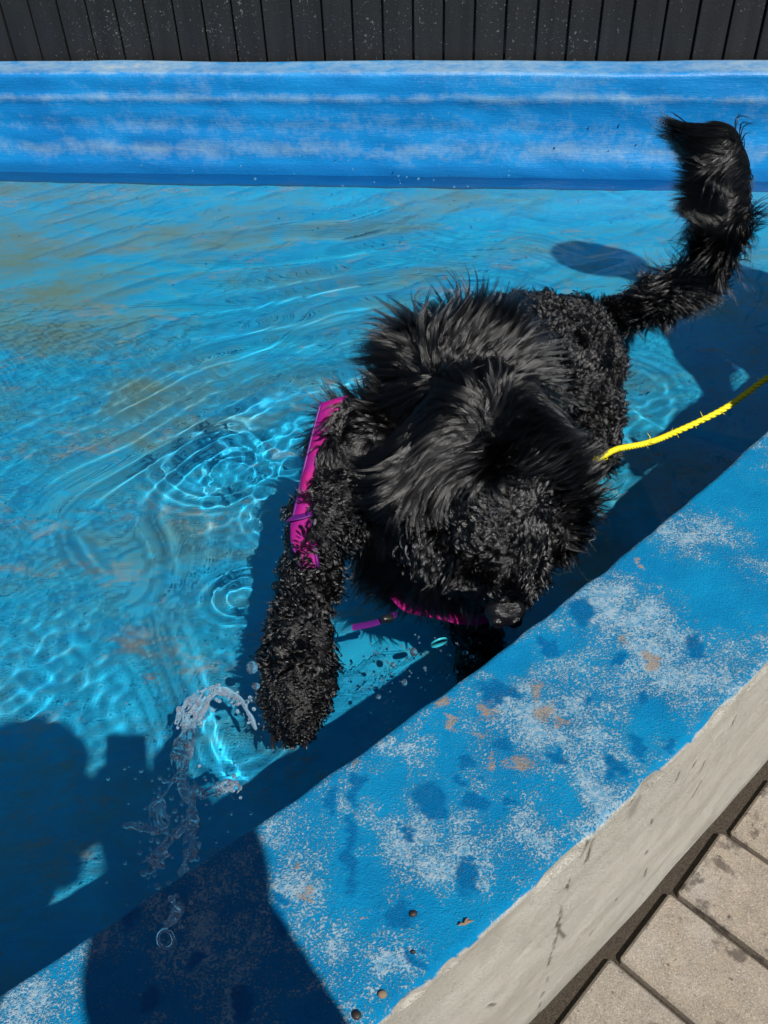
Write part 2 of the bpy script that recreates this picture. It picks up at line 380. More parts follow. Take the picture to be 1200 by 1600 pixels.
wetv = blobs(P2, WET, 1.0)*ontop; barev = blobs(P2, BARE, .8)*ontop
wornv = (blobs(P2, WORN, .75)-1.1*blobs(P2, CLEAN, .8))*ontop
outer = ((d > WIDE-.0015+.0014*edge_n) & (z0 < -.0005)).astype(float)
rim = np.clip(1-np.abs(d-(WIDE-.001))/.0055, 0, 1)*(z0 > -.03)*np.clip(.8+.4*noise(flat, 40, 1), .2, 1)
rim = np.maximum(rim, .55*np.clip(1-np.abs(d-.003)/.005, 0, 1)*(z0 > -.02)*np.clip(noise(flat, 30, 5), 0, 1))
dz = .0009*noise(flat, 25, 2)+.0005*noise(flat, 90, 3)
flat[:, 2] += dz*(z0 > -.02)
chip = np.clip(np.abs(noise(flat, 55, 4))-1.0, 0, 1)*.006*np.clip(1-np.abs(d-WIDE)/.006, 0, 1)*(z0 > -.02)
wav = .0016*noise(np.stack([X, z0], 1), 10, 5)+.0004*noise(np.stack([X, z0], 1), 60, 0)
side = (d >= WIDE-.001)&(z0 < -.004)
flat[:, :2] += NX*(wav*np.clip(-z0/.03, 0, 1)*side - chip)[:, None]
flat[:, 2] -= chip*.5
flat[:, :2] += NX*(.0006*noise(flat, 70, 2)*(d < .006))[:, None]
def near_line(X, Z, L, w):
    out = np.zeros(len(X))
    for (a, b, c, e) in L:
        v = np.array([c-a, e-b]); t = np.clip(((X-a)*v[0]+(Z-b)*v[1])/(v@v), 0, 1)
        out = np.maximum(out, 1-np.hypot(X-a-t*v[0], Z-b-t*v[1])/w)
    return np.clip(out, 0, 1)
Xw = X+.0012*noise(flat, 300, 1)
seg = [(*CRACK[i], *CRACK[i+1]) for i in range(len(CRACK)-1)]
mark = np.maximum(near_line(Xw, z0, seg, .0042)*1.0*(np.clip(noise(flat, 120, 3)+1.1, 0, 1)), near_line(X, z0, SCRATCH, .0040))*side
smear = np.clip(near_line(X, z0, [(.125, -.016, .142, -.013), (.105, -.045, .118, -.02)], .014)*(.75+.4*noise(flat, 200, 2)), 0, 1)*side
me = mesh('wall', flat, gridfaces(len(xs), len(prof)))
for n_, v_ in (('wet', np.clip(wetv*3, 0, 1)), ('bare', barev*.62), ('worn', wornv), ('outer', outer), ('rim', rim), ('mark', mark), ('smear', smear)): attr(me, n_, v_)
nearwall = link('wall', me, M['nw']); under(nearwall, pool)
tag(nearwall, 'near wall with speckled blue coping and off-white plastered outer face')
# far wall: from the corner right of the picture to far left
FA, FB = np.array([2.45, 2.635]), np.array([-3.6, 3.50])
fd = nrm(FB-FA); fn = np.array([-fd[1], fd[0]]); fn = fn if fn[1] > 0 else -fn     # away from the pool
L_ = np.linalg.norm(FB-FA); us = np.linspace(0, L_, 420)
pr = [(0, -.62), (0, -.5), (0, -.42)]+[(-.008*math.exp(-((z+.30)/.05)**2)+.003*math.exp(-((z+.17)/.03)**2)-.0035*math.exp(-((z+.075)/.014)**2), z) for z in np.linspace(-.40, -.014, 60)]
pr += [(.001, -.006), (.006, -.001)]+[(t, .0) for t in np.linspace(.012, .13, 14)]+[(.135, -.01), (.135, -.62)]
pr = np.array(pr); co = np.zeros((len(us), len(pr), 3))
co[..., :2] = (FA+us[:, None]*fd)[:, None]+fn*pr[None, :, :1]; co[..., 2] = pr[:, 1]; co = co.reshape(-1, 3)
co[:, :2] += fn*(.0018*noise(co*np.array([1, 1, 6]), 5, 1)+.0012*noise(co*np.array([1, 1, 3]), 26, 2))[:, None]
co[:, 2] += .0014*noise(co, 6, 3)*(co[:, 2] > -.02)
ob = link('wall', mesh('wall', co, gridfaces(len(us), len(pr))[:, ::-1]), M['fwall']); under(ob, pool); tag(ob, 'far wall streaked with pale worn bands')
# left wall
ob = MB().box((-3.3, .85, -.31), (.24, 5.4, .62), Matrix.Rotation(rad(4), 3, 'Z'), .012).build('wall', M['fwall'], pool)
# pool floor
fx = np.linspace(-3.6, 2.5, 130); fy = np.linspace(-1.9, 3.6, 120); GX, GY = np.meshgrid(fx, fy, indexing='ij'); Z = ZF+.006*noise(np.stack([GX, GY], -1), 3, 1)
ob = link('floor', mesh('floor', np.stack([GX, GY, Z], -1).reshape(-1, 3), gridfaces(130, 120)), M['floor'])
# keep only what lies inside the walls
def inside(x, y, m=.03):
    return (y > inner(x)-m) & ((x-FA[0])*fn[0]+(y-FA[1])*fn[1] < m) & (x > -3.25)
def trim(o, m):
    me = o.data; c = coords(me); ok = inside(c[:, 0], c[:, 1], m)
    f = np.empty(len(me.polygons)*4, np.int32); me.polygons.foreach_get('vertices', f); f = f.reshape(-1, 4)
    keep = ok[f].all(1); f = f[keep]; used = np.unique(f); re = np.zeros(len(c), np.int32); re[used] = np.arange(len(used))
    m2 = mesh(me.name, c[used], re[f]); 
    for mm in me.materials: m2.materials.append(mm)
    o.data = m2
trim(ob, .14); under(ob, pool)
floor_ob = ob
# water with real ripples
def water_h(x, y):
    z = np.zeros_like(x); R = np.random.default_rng(5)
    dd = np.hypot(x-.03, y-1.12)                      # distance from the wading dog
    near = np.exp(-(dd/.75)**2)
    # long wave fronts running away from the dog
    for k, a, sp in ((52, .0007, 1.1), (77, .0007, 1.0), (118, .0004, .8), (165, .0002, .6), (33, .0022, 1.7), (240, .00007, .5)):
        ph = R.uniform(0, 6.28); c_ = R.integers(0, 5); ww = .12*noise(np.stack([x, y], -1), 3.2, c_)+.03*noise(np.stack([x, y], -1), 11, c_+1)
        a *= 1.3; z += a*np.sin(k*(dd+ww)+ph)*np.exp(-(dd/sp)**2)*np.clip(.55+.6*noise(np.stack([x, y], -1), 5, c_), 0, 1.6)
    for i in range(16):                                # slanting fronts across the left side
        th = rad(128)+R.normal()*.22; k = R.uniform(20, 70); w = .05*noise(np.stack([x, y], -1), 3, i % 6)
        z += .010/k*np.sin(k*(x*math.cos(th)+y*math.sin(th)+w)+R.uniform(0, 6.28))*(.45+.55*np.exp(-(dd/1.1)**2))
    for i in range(26):                                # small chop from every side near the dog
        th = R.uniform(0, 6.28); k = R.uniform(90, 230); w = .02*noise(np.stack([x, y], -1), 9, i % 6)
        z += .021/k*np.sin(k*(x*math.cos(th)+y*math.sin(th)+w)+R.uniform(0, 6.28))*np.clip(near*1.05+.03, 0, 1)*(.6+.5*noise(np.stack([x, y], -1), 7, 3))
    # rings thrown up by single drops
    for cx, cy, r0, wd, k, a in ((-.355, 1.50, .10, .045, 210, .0006), (-.29, 1.47, .045, .03, 300, .0004), (-.185, 1.315, .035, .035, 330, .0005), (-.25, 1.10, .05, .03, 260, .0004),
                                 (-.16, 1.40, .07, .03, 260, .0004), (.02, 1.62, .12, .05, 170, .0006), (.30, 2.05, .18, .06, 120, .0008), (.62, 1.75, .08, .05, 180, .00025), (-.21, .80, .06, .04, 240, .0002)):
        r = np.hypot(x-cx, y-cy)+.010*noise(np.stack([x, y], -1), 14, 4); a *= 1.1+.5*noise(np.stack([x, y], -1), 9, 1); z += a*np.sin(k*r)*np.exp(-((r-r0)/wd)**2)
    return z
wx = np.concatenate([np.arange(-3.3, -1.3, .03), np.arange(-1.3, 1.35, .0055), np.arange(1.35, 2.5, .03)]); wy = np.concatenate([np.arange(-1.9, .3, .05), np.arange(.3, 2.2, .0055), np.arange(2.2, 3.6, .009)])
GX, GY = np.meshgrid(wx, wy, indexing='ij'); Z = ZW+water_h(GX, GY)
water = link('water', mesh('water', np.stack([GX, GY, Z], -1).reshape(-1, 3), gridfaces(len(wx), len(wy))), M['water'])
trim(water, .012); tag(water, kind='structure')
water.cycles.is_caustics_caster = True
for o in bpy.data.objects:
    if o.parent is pool: o.cycles.is_caustics_receiver = True

# ---------------------------------------------------------------- paving, ground, fence
ob = link('ground', mesh('ground', [(-300, -300, ZG-.07), (300, -300, ZG-.07), (300, 300, ZG-.07), (-300, 300, ZG-.07)], [(0, 1, 2, 3)]), M['soil']); tag(ob, kind='structure')
# hole-free: the pool shell stands in the ground, so the sheet is split round it
me = ob.data; ob.data = mesh('ground', [(-300, -300, ZG-.014), (300, -300, ZG-.014), (300, 300, ZG-.014), (-300, 300, ZG-.014), (-3.35, -1.95, ZG-.014), (2.62, 2.70, ZG-.014), (2.5, 2.8, ZG-.014), (-3.6, 3.6, ZG-.014)],
    [(0, 1, 5, 4), (1, 2, 6, 5), (2, 3, 7, 6), (3, 0, 4, 7)]); ob.data.materials.append(M['joint'])
mb = MB(); tone = []; ang = rad(-46); ca, sa = math.cos(ang), math.sin(ang)
u_ = np.array([ca, sa]); v_ = np.array([-sa, ca])          # u: away from the wall, v: along it
o0 = np.array([.2755, .4860]); R = np.random.default_rng(3)
for j in range(-14, 22):
    for i in range(0, 9):
        rb = o0+v_*(.066+j*.1325); ts = np.linspace(-.6, .6, 1201); gx = np.linspace(-3, 2.3, 1500); near_ = []
        if i == 0:
            best = -9
            for e_ in (-.06, .06):
                q_ = rb+v_*e_+ts[:, None]*u_; dist_ = (q_[:, 0]-q_[:, 1]*0, inner(q_[:, 0])-q_[:, 1]); perp = dist_[1]/np.sqrt(1+slope(q_[:, 0])**2)
                k_ = np.argmax(perp > WIDE+.016); best = max(best, ts[k_])
            start = best
        c = rb+u_*(start+.107+i*.221+R.normal()*.0015)+v_*R.normal()*.001
        # the wall's curve cuts the first brick back a little
        x_in = c[0]-u_[0]*.1; gap = 0
        sx, sy = .213, .1235
        rot = np.array(Matrix.Rotation(ang+R.normal()*.006, 3, 'Z')); n0 = mb.n
        mb.box((c[0], c[1], ZG-.03+R.normal()*.0012), (sx, sy, .06), rot, .0035); tone += [R.random()]*(mb.n-n0)
ob = mb.build('paving', M['paver'], None, smooth=False); attr(ob.data, 'tone', tone); tag(ob, kind='structure')
# fence of dark upright boards behind the far wall
fence = empty('board_fence', (0, 3.2, ZG)); tag(fence, 'charcoal fence of narrow upright boards rising behind the far pool wall', 'fence')
R = np.random.default_rng(11); fs = np.arange(.07, 6.1, .0965)
for k, s in enumerate(fs):
    p = FA+fd*s+fn*(.165+R.normal()*.0015); a = math.atan2(fd[1], fd[0])+R.normal()*.006
    MB().box((p[0], p[1], ZG+.9), (.0895, .02, 1.8), np.array(Matrix.Rotation(a, 3, 'Z')), .002).build('board', M['board'], fence, False)
c = FA+fd*3.05+fn*.18; MB().box((c[0], c[1], ZG+.9), (6.1, .006, 1.79), np.array(Matrix.Rotation(math.atan2(fd[1], fd[0]), 3, 'Z'))).build('dark_gap_sheet', M['buckle'], fence, False)  # black sheet added so the gaps between boards look like deep shade
for zz in (ZG+.35, ZG+1.5):
    c = FA+fd*3.05+fn*.2; MB().box((c[0], c[1], zz), (6.1, .035, .08), np.array(Matrix.Rotation(math.atan2(fd[1], fd[0]), 3, 'Z')), .004).build('rail', M['board'], fence, False)
#PART3
# ---------------------------------------------------------------- the dog
CH = dict(
 muzzle=[(.1633, .8720, -.0860, .040), (.158, .9050, -.0680, .066), (.155, .9441, -.0400, .078)],
 head=[(.155, .9441, -.0400, .078),  (.156, .9908, -.0174, .092), (.1533, 1.0857, .0084, .112)],
 cheekL=[(.075, 1.03, -.02, .072), (.088, .965, -.065, .062)],
 cheekR=[(.232, 1.03, -.02, .062), (.222, .965, -.055, .052)],
 earL=[(.080, 1.085, .045, .034), (.040, 1.05, .005, .034), (.025, 1.02, -.06, .026)],
 earR=[(.225, 1.075, .035, .034), (.255, 1.03, -.005, .030), (.262, 1.0, -.055, .022)],
 neck=[(.1533, 1.0857, .0084, .098), (.1284, 1.2082, .004, .112), (.1198, 1.2893, -.0346, .115)],
 chest=[(.12, 1.22, -.06, .11), (.06, 1.17, -.10, .115), (.09, 1.20, -.17, .10)],
 jaw=[(.08, 1.12, -.12, .10), (.055, 1.03, -.135, .082), (.095, .95, -.115, .052)],
 body=[(.1213, 1.3059, -.046, .115), (.2424, 1.4393, -.0922, .120), (.3506, 1.5408, -.1400, .122)],
 shoulder=[(.0573, 1.1705, -.0918, .105), (-.035, 1.1121, -.058, .070)],
 legA=[(-.045, 1.1121, -.060, .066), (-.1121, .9819, -.1069, .040), (-.1253, .8902, -.1489, .034), (-.1322, .8207, -.1814, .045), (-.1364, .7856, -.2010, .046), (-.1450, .7660, -.2180, .028)],
 legB=[(.12, 1.15, -.15, .07), (.1328, 1.0584, -.26, .042), (.1512, 1.0067, -.34, .034), (.153, 1.0, -.385, .034), (.153, .965, -.400, .032)],
 hindA=[(.30, 1.53, -.18, .095), (.25, 1.46, -.28, .055), (.27, 1.60, -.36, .032), (.262, 1.575, -.39, .030), (.255, 1.535, -.402, .030)],
 hindB=[(.40, 1.55, -.18, .09), (.42, 1.44, -.28, .055), (.44, 1.58, -.36, .032), (.432, 1.555, -.39, .030), (.425, 1.515, -.402, .030)],
 tail=[(.41, 1.60, -.13, .045), (.4548, 1.627, -.1227, .032), (.5438, 1.6376, -.0811, .026), (.6367, 1.6291, -.0308, .027), (.6950, 1.6548, .0426, .034), (.7050, 1.6981, .1206, .036), (.6830, 1.7289, .1930, .033), (.6258, 1.7411, .2200, .014)],
)
dog = empty('dog', (.15, 1.2, ZF)); tag(dog, 'curly black dog wading in the blue pool, one front paw raised and tail curled high', 'dog')
tl_ = np.array(CH['tail']); CH['tail'] = [tuple(v) for v in spline(tl_, 15)]
mb = MB()
for k, ch in CH.items():
    a = np.array(ch)
    for i in range(len(a)-1):
        n = max(3, int(np.linalg.norm(a[i+1, :3]-a[i, :3])/.012))
        for t in np.linspace(0, 1, n, endpoint=(i == len(a)-2)):
            p = a[i]*(1-t)+a[i+1]*t; mb.ball(p[:3], p[3]*1.02, 16, 10)
# toes of the raised paw and of the standing one
for i, t in enumerate((-.022, -.008, .008, .022)):
    mb.ball((-.1465+t*1.0, .757-.012*(1-abs(t)/.022), -.226), (.0135, .020, .015), 12, 8)
    mb.ball((.153+t*1.1, .935, -.410), (.0135, .022, .014), 10, 8)
body = fused(mb, 'body', M['coat'], .0055, 4, .5, dog)
SEGS = []; LAB = []
for k, ch in CH.items():
    for i in range(len(ch)-1): SEGS.append((ch[i], ch[i+1])); LAB.append(k)
names = list(CH)
def region(p):
    best = np.full(len(p), 1e9); lab = np.zeros(len(p), int); tan = np.zeros((len(p), 3)); par = np.zeros(len(p))
    cnt = {}
    for (a, b), l in zip(SEGS, LAB):
        i0 = cnt.get(l, 0); cnt[l] = i0+1
        a = np.array(a); b = np.array(b); v = b[:3]-a[:3]; t = np.clip(((p-a[:3])@v)/(v@v), 0, 1)
        q = a[:3]+t[:, None]*v; dd = np.linalg.norm(p-q, axis=1)-(a[3]+t*(b[3]-a[3])); m = dd < best
        best[m] = dd[m]; lab[m] = names.index(l); tan[m] = v/np.linalg.norm(v); par[m] = ((t+i0)*(.5 if l == 'tail' else 1))[m]
    return lab, tan, par
# wet, matted legs: pebbly relief in the surface itself
c = coords(body.data); nn = normals(body.data); lab, _, _ = region(c)
legs = np.isin(lab, [names.index(k) for k in ('legA', 'legB', 'hindA', 'hindB')])
soft = legs.astype(float)
cell = np.abs(noise(c, 95, 1))*.5+np.abs(noise(c, 170, 2))*.5
c += nn*((cell-.35)*.0095*soft)[:, None]
body.data.vertices.foreach_set('co', c.astype(np.float32).ravel()); body.data.update()

tri_src = body.data; tri_src.calc_loop_triangles()
T = np.empty(len(tri_src.loop_triangles)*3, np.int32); tri_src.loop_triangles.foreach_get('vertices', T); T = T.reshape(-1, 3)
VC = coords(tri_src); VN = normals(tri_src)
CR = VC[T].mean(1); AR = .5*np.linalg.norm(np.cross(VC[T[:, 1]]-VC[T[:, 0]], VC[T[:, 2]]-VC[T[:, 0]]), axis=1); TL, TT, TP = region(CR)
def scatter(labs, dens, R, mask=None):
    """random roots on the coat of the named regions, dens per square metre"""
    m = np.isin(TL, [names.index(k) for k in labs])
    if mask is not None: m &= mask(CR, VN[T].mean(1), TP)
    idx = np.nonzero(m)[0]; A = AR[idx]; n = int(A.sum()*dens); pick = R.choice(idx, n, p=A/A.sum())
    u = R.random((n, 2)); f = u.sum(1) > 1; u[f] = 1-u[f]; w = np.stack([1-u.sum(1), u[:, 0], u[:, 1]], 1)[..., None]
    return (VC[T[pick]]*w).sum(1), nrm((VN[T[pick]]*w).sum(1)), TT[pick], TP[pick], TL[pick]
def fur(name, mat, p, n, flow, length, lift, S_=16, seg=9, spread=.006, tip=.35, grav=.35, wave=.35, wfreq=60, curl=.0, cfreq=2.2, thick=.0003, frizz=.05, R=None, lenvar=.25, label=None, bend=0.):
    K = len(p); f1 = lambda v: np.broadcast_to(np.asarray(v, float), (K,))
    length, lift, curl, cfreq, spread, grav = map(f1, (length, lift, curl, cfreq, spread, grav))
    flow = nrm(flow-n*(flow*n).sum(1)[:, None]); d0 = nrm(flow*np.cos(lift)[:, None]+n*np.sin(lift)[:, None])
    t = np.linspace(0, 1, seg); g = np.zeros((K, seg, 3)); g[:, 0] = p; d = d0.copy(); ds = (length/(seg-1))[:, None]
    for s in range(1, seg):
        q = g[:, s-1]; wv = np.stack([noise(q, wfreq, i) for i in (0, 1, 2)], 1)*(np.broadcast_to(np.asarray(wave, float), (K,))[:, None])*.5
        d = nrm(d+wv*.35+np.array([0, 0, -1.])*grav[:, None]*.28+bend*.28)
        g[:, s] = q+d*ds
    e1 = nrm(np.cross(d0, n)+1e-6); e2 = nrm(np.cross(d0, e1))
    u = R.normal(size=(K, S_, 2))*.5; th = R.random((K, S_))*.9+R.random((K, 1))*6.28
    root = (e1[:, None]*u[..., :1]+e2[:, None]*u[..., 1:]); root -= n[:, None]*(root*n[:, None]).sum(-1, keepdims=True)
    ls = 1-lenvar*R.random((K, S_, 1)); tt = t[None, None, :]*ls                        # strands stop at different lengths
    # sample the guide at tt
    fi = tt*(seg-1); i0 = np.clip(fi.astype(int), 0, seg-2); fr = (fi-i0)[..., None]
    kk = np.arange(K)[:, None, None]; pos = g[kk, i0]*(1-fr)+g[kk, i0+1]*fr
    off = root*spread[:, None, None]
    pos += off[:, :, None]*(1-(1-tip)*tt[..., None]**.8)
    ph = th[..., None]+6.283*cfreq[:, None, None]*tt; A = (curl[:, None, None]*np.minimum(tt*2.2, 1))[..., None]
    pos += A*((np.cos(ph)-np.cos(th[..., None]))[..., None]*e1[:, None, None]+(np.sin(ph)-np.sin(th[..., None]))[..., None]*n[:, None, None]*.8)
    fz = R.normal(size=(K, S_, 1, 3))*frizz*length[:, None, None, None]; pos += fz*(tt**1.5)[..., None]
    pos[:, :, 0] = p[:, None]+off-n[:, None]*.002
    tot = K*S_; hc = bpy.data.hair_curves.new(name); hc.add_curves([seg]*tot)
    hc.position_data.foreach_set('vector', pos.astype(np.float32).ravel())
    a = hc.attributes.new('radius', 'FLOAT', 'POINT')
    rr = thick*np.array([1-.85*x**2.2 for x in t]); a.data.foreach_set('value', np.tile(rr, tot).astype(np.float32))
    hc.materials.append(mat); o = bpy.data.objects.new(name, hc); S.collection.objects.link(o); under(o, dog)
    if label: o['label'] = label
    return o
R = np.random.default_rng(21)
DOWN = np.array([0, 0, -1.])
HF = nrm(np.array([.01, -.92, -.39])); HL = np.array([1., .02, 0]); SK = np.array([.157, 1.05, 0.01])
def nz(p, s, ch): return np.stack([noise(p, s, ch), noise(p, s, (ch+1) % 6), noise(p, s, (ch+2) % 6)], 1)
# body: short tight curls
p, n, tan, par, lb = scatter(('body', 'hindA', 'hindB'), 24000, R); bl = np.clip((1.46-p[:, 1])/.14, 0, 1)
fl = np.array([.55, .75, -.45])+.65*nz(p, 42, 1)+.25*R.normal(size=p.shape)
fur('body_fur', M['hair'], p, n, fl, .024+.008*R.random(len(p))+.022*bl, .36+.3*R.random(len(p)), 16, 9, .0058, .14, .25, .7, 70, .0030, 1.1, .00032, .02, R, label='short tightly curled coat on the back and rump')
# neck, chest and shoulders: long loose waves
p, n, tan, par, lb = scatter(('neck', 'chest', 'shoulder', 'jaw'), 26000, R, lambda c, n_, t: n_[:, 2] > -.75)
side = np.tanh((p@HL-.13)/.05)
crest = np.clip((p[:, 1]-1.10)/.07, 0, 1)*np.clip((n[:, 2]-.35)/.4, 0, 1)*np.clip((1.34-p[:, 1])/.05, 0, 1)
fl = HL*side[:, None]*1.0+DOWN*.75+np.array([0, -.25, 0])+.40*nz(p, 18, 2)+.15*R.normal(size=p.shape)
fl = fl*(1-crest)[:, None]+crest[:, None]*(np.array([0, .45, .6])+HL*side[:, None]*.5+.4*nz(p, 30, 0))
fur('neck_fur', M['hair'], p, n, fl, (.042+.050*R.random(len(p))**1.5)*(1+.25*crest), .22+.25*R.random(len(p))+.60*crest, 20, 13, .0075, .10, .40-.36*crest, .55-.15*crest, 24, .0022, 1.1, .0003, .011, R, .40, 'long wavy ruff on neck and chest')
# head: locks parting from the midline and falling over the eyes
p, n, tan, par, lb = scatter(('head', 'earL', 'earR', 'cheekL', 'cheekR'), 30000, R, lambda c, n_, t: ((c-SK)@HF < .075) | (np.abs((c-SK)@HL) > .085))
q_ = p-SK; lat = q_@HL; fwd = q_@HF; ear = np.isin(lb, [names.index('earL'), names.index('earR')])
fl = HL*np.tanh(lat/.035)[:, None]*1.15+DOWN*.40+HF*(.55*np.clip(fwd/.06+.5, -.3, 1))[:, None]+.38*nz(p, 16, 3)+.16*R.normal(size=p.shape)
fl = np.where(ear[:, None], HL*np.sign(lat)[:, None]*.6+DOWN*.9+np.array([0, -.15, 0])+.3*nz(p, 18, 1)+.12*R.normal(size=p.shape), fl)
ln = .045+.055*R.random(len(p))**1.6; ln = np.where(ear, .070+.02*R.random(len(p)), ln); front = np.clip((fwd-.05)/.05, 0, 1); ln = ln*(1-.35*front*(~ear))
fur('head_fur', M['hair'], p, n, fl, ln, .22+.22*R.random(len(p)), 20, 14, .0075, .11, .34, .50, 20, .0020, 1., .0003, .010, R, .40, 'long glossy locks on the head and ears')
# a few loose wisps over the shoulder flap
p, n, tan, par, lb = scatter(('shoulder', 'chest'), 22000, R, lambda c, n_, t: (c[:, 0] < .0) & (n_[:, 2] > .0))
fur('neck_fur', M['hair'], p, n, np.array([-1., -.35, -.35])+.4*nz(p, 40, 5), .045+.03*R.random(len(p)), .30, 14, 11, .006, .10, .5, .7, 45, .002, 1.2, .0003, .02, R, .4, 'thin damp wisps falling over the magenta flap')
# muzzle: short damp waves with drops of water
p, n, tan, par, lb = scatter(('muzzle', 'head', 'cheekL', 'cheekR'), 38000, R, lambda c, n_, t: ((c-SK)@HF > .055) & (np.linalg.norm(c-np.array([.1635, .843, -.098]), axis=1) > .034))
lat = (p-SK)@HL
fl = HL*np.tanh((lat+.002)/.014)[:, None]*.9+DOWN*.5+HF*.15+.55*nz(p, 38, 4)+.15*R.normal(size=p.shape)
fur('muzzle_fur', M['wethair'], p, n, fl, (.016+.016*R.random(len(p)))*np.clip(.40+np.linalg.norm(p-np.array([.1635, .843, -.098]), axis=1)/.10, .35, 1.2), .26+.30*R.random(len(p)), 18, 11, .0055, .06, .04, .8, 42, .0026, 1.0, .0003, .008, R, .25, 'short wet waves on the muzzle')
# chin beard
p, n, tan, par, lb = scatter(('muzzle', 'head', 'jaw'), 8000, R, lambda c, n_, t: n_[:, 2] < -.35)
fur('beard', M['wethair'], p, n, DOWN+HL*.0+.3*nz(p, 40, 2), .035+.02*R.random(len(p)), .6, 12, 9, .004, .12, .7, .5, 60, .001, 1, .0003, .02, R)
# legs: matted wet curls
p, n, tan, par, lb = scatter(('legA', 'legB'), 26000, R)
fur('leg_fur', M['wethair'], p, n, tan+.40*nz(p, 34, 1)+.15*R.normal(size=p.shape), (.017+.012*R.random(len(p)))*np.where(p[:, 1] < .79, .42, 1), .05+.20*R.random(len(p)), 18, 11, .0042, .03, .2, .8, 60, .0034, .9, .0003, .005, R, .2, 'soaked matted curls on the front legs')
# tail: curls at the root, a sweeping plume above
p, n, tan, par, lb = scatter(('tail',), 52000, R)
w = np.clip((par-1.8)/1.6, 0, 1)[:, None]; TC = tl_[:, :3]; TS = nrm(np.gradient(spline(TC, 141), axis=0)); ahead = TS[np.clip(((par+.35)*20).astype(int), 0, 140)]; bend_ = TS[np.clip(((par+2.2)*20).astype(int), 0, 140)]
fl = (tan*.45+.8*nz(p, 60, 1)+DOWN*.4)*(1-w)+(ahead*1.0+.22*nz(p, 22, 2)+.12*R.normal(size=p.shape))*w
ln = (.026+.014*R.random(len(p)))*(1-w[:, 0])+(.055+.045*R.random(len(p)))*w[:, 0]*(1-.45*np.clip(par-5, 0, 1)*R.random(len(p)))
fur('tail_fur', M['hair'], p, n, fl, ln, .70-.52*w[:, 0]+.30*R.random(len(p))**1.5, 20, 12, .006, .12, .1+.05*w[:, 0], .55, 32, .0035*(1-.7*w[:, 0]), 1.5-.6*w[:, 0], .00034, .02, R, .45, 'long feathery plume of the raised tail', bend=w*(bend_+np.array([-.25, 0, -.1]))*.9*np.clip((par-2.4)/2.2, .15, 1)[:, None])
p, n, tan, par, lb = scatter(('tail',), 18000, R, lambda c, n_, t: t > 1.3)
ahead = TS[np.clip(((par+.5)*20).astype(int), 0, 140)]
fl = ahead*.6+np.array([-.9, 0, -.05])+.35*nz(p, 30, 3)+.2*R.normal(size=p.shape)
fur('tail_fur', M['hair'], p, n, fl, (.05+.055*R.random(len(p)))*np.clip((par-.8)/1.5, .3, 1), .25+.4*R.random(len(p)), 9, 12, .004, .08, .25, .8, 40, .002, 1.1, .00028, .03, R, .5, 'loose wisps blowing off the tail plume', bend=np.array([-.35, 0, -.25]))
# locks that hang from the root of the tail and from the chest
p, n, tan, par, lb = scatter(('tail',), 9000, R, lambda c, n_, t: (n_[:, 2] < .0) & (t < 2.6))
fur('tail_fur', M['hair'], p, n, DOWN+.35*nz(p, 50, 3), .045+.045*R.random(len(p)), .5, 22, 12, .005, .18, .8, .8, 60, .004, 1.4, .0003, .03, R, label='dark ringlets hanging under the root of the tail')
p, n, tan, par, lb = scatter(('chest', 'shoulder', 'legA'), 2600, R, lambda c, n_, t: (n_[:, 2] < -.2) & (c[:, 1] > .97))
fur('chest_fur', M['wethair'], p, n, DOWN+.3*nz(p, 50, 3), .045+.025*R.random(len(p)), .5, 20, 11, .005, .10, .9, .7, 60, .002, 1.2, .0003, .02, R, label='dripping pointed locks under the chest')
# nose with nostrils, eyes under the fringe
mb = MB().ball((.1637, .8380, -.100), (.0300, .022, .0205), 20, 14, np.array(Matrix.Rotation(rad(28), 3, 'X')))
mb.ball((.1520, .8235, -.107), (.012, .011, .011), 12, 8).ball((.1754, .8235, -.107), (.012, .011, .011), 12, 8).ball((.1637, .852, -.116), (.012, .016, .014), 12, 8)
nose = fused(mb, 'nose', M['nose'], .0018, 2, .5, dog)
c = coords(nose.data); nn = normals(nose.data)
for s in (-1, 1):
    dd = np.linalg.norm((c-np.array([.1637+s*.0130, .8165, -.1080]))/np.array([1, 1.2, 1.0]), axis=1); c -= nn*(.006*np.exp(-(dd/.0048)**2))[:, None]
nose.data.vertices.foreach_set('co', c.astype(np.float32).ravel())
for s in (-1, 1):
    MB().ball((.1575+s*.048, .945, .030), .011, 14, 10).build('eye', M['nose'], dog)
mb = MB()
for k in (-1.5, -.5, .5, 1.5):
    mb.tube([(-.1481+k*.0155, .738, -.232), (-.1483+k*.0160, .728, -.238), (-.1485+k*.0160, .7235, -.247)], [.0042, .0032, .0008], 8)
mb.build('claws', M['buckle'], dog)
# harness with its flap on the shoulder
H = 'magenta swimming harness'
har = MB()
L1 = spline([(-.090, 1.150, .050), (-.108, 1.105, .010), (-.128, 1.040, -.036), (-.140, .975, -.066), (-.124, .925, -.088)], 26)
L2 = spline([(-.052, 1.150, .057), (-.079, 1.105, .019), (-.104, 1.045, -.026), (-.108, .975, -.058), (-.100, .925, -.085)], 26)
mid = (L1+L2)/2+np.array([-.005, -.012, .006])*np.sin(np.linspace(.2, 2.9, 26))[:, None]
rows = []
for s in np.linspace(0, 1, 13): rows.append(L1*(1-s)**2+2*mid*s*(1-s)+L2*s**2)
rows = np.array(rows)+.0012*nz(np.array(rows).reshape(-1, 3), 60, 1).reshape(13, 26, 3); back = rows+np.array([.004, .006, -.002])
fr = gridfaces(13, 26); co = np.concatenate([rows.reshape(-1, 3), back.reshape(-1, 3)]); n0 = 13*26
fa = fr.tolist()+[[b+n0 for b in a[::-1]] for a in fr.tolist()]
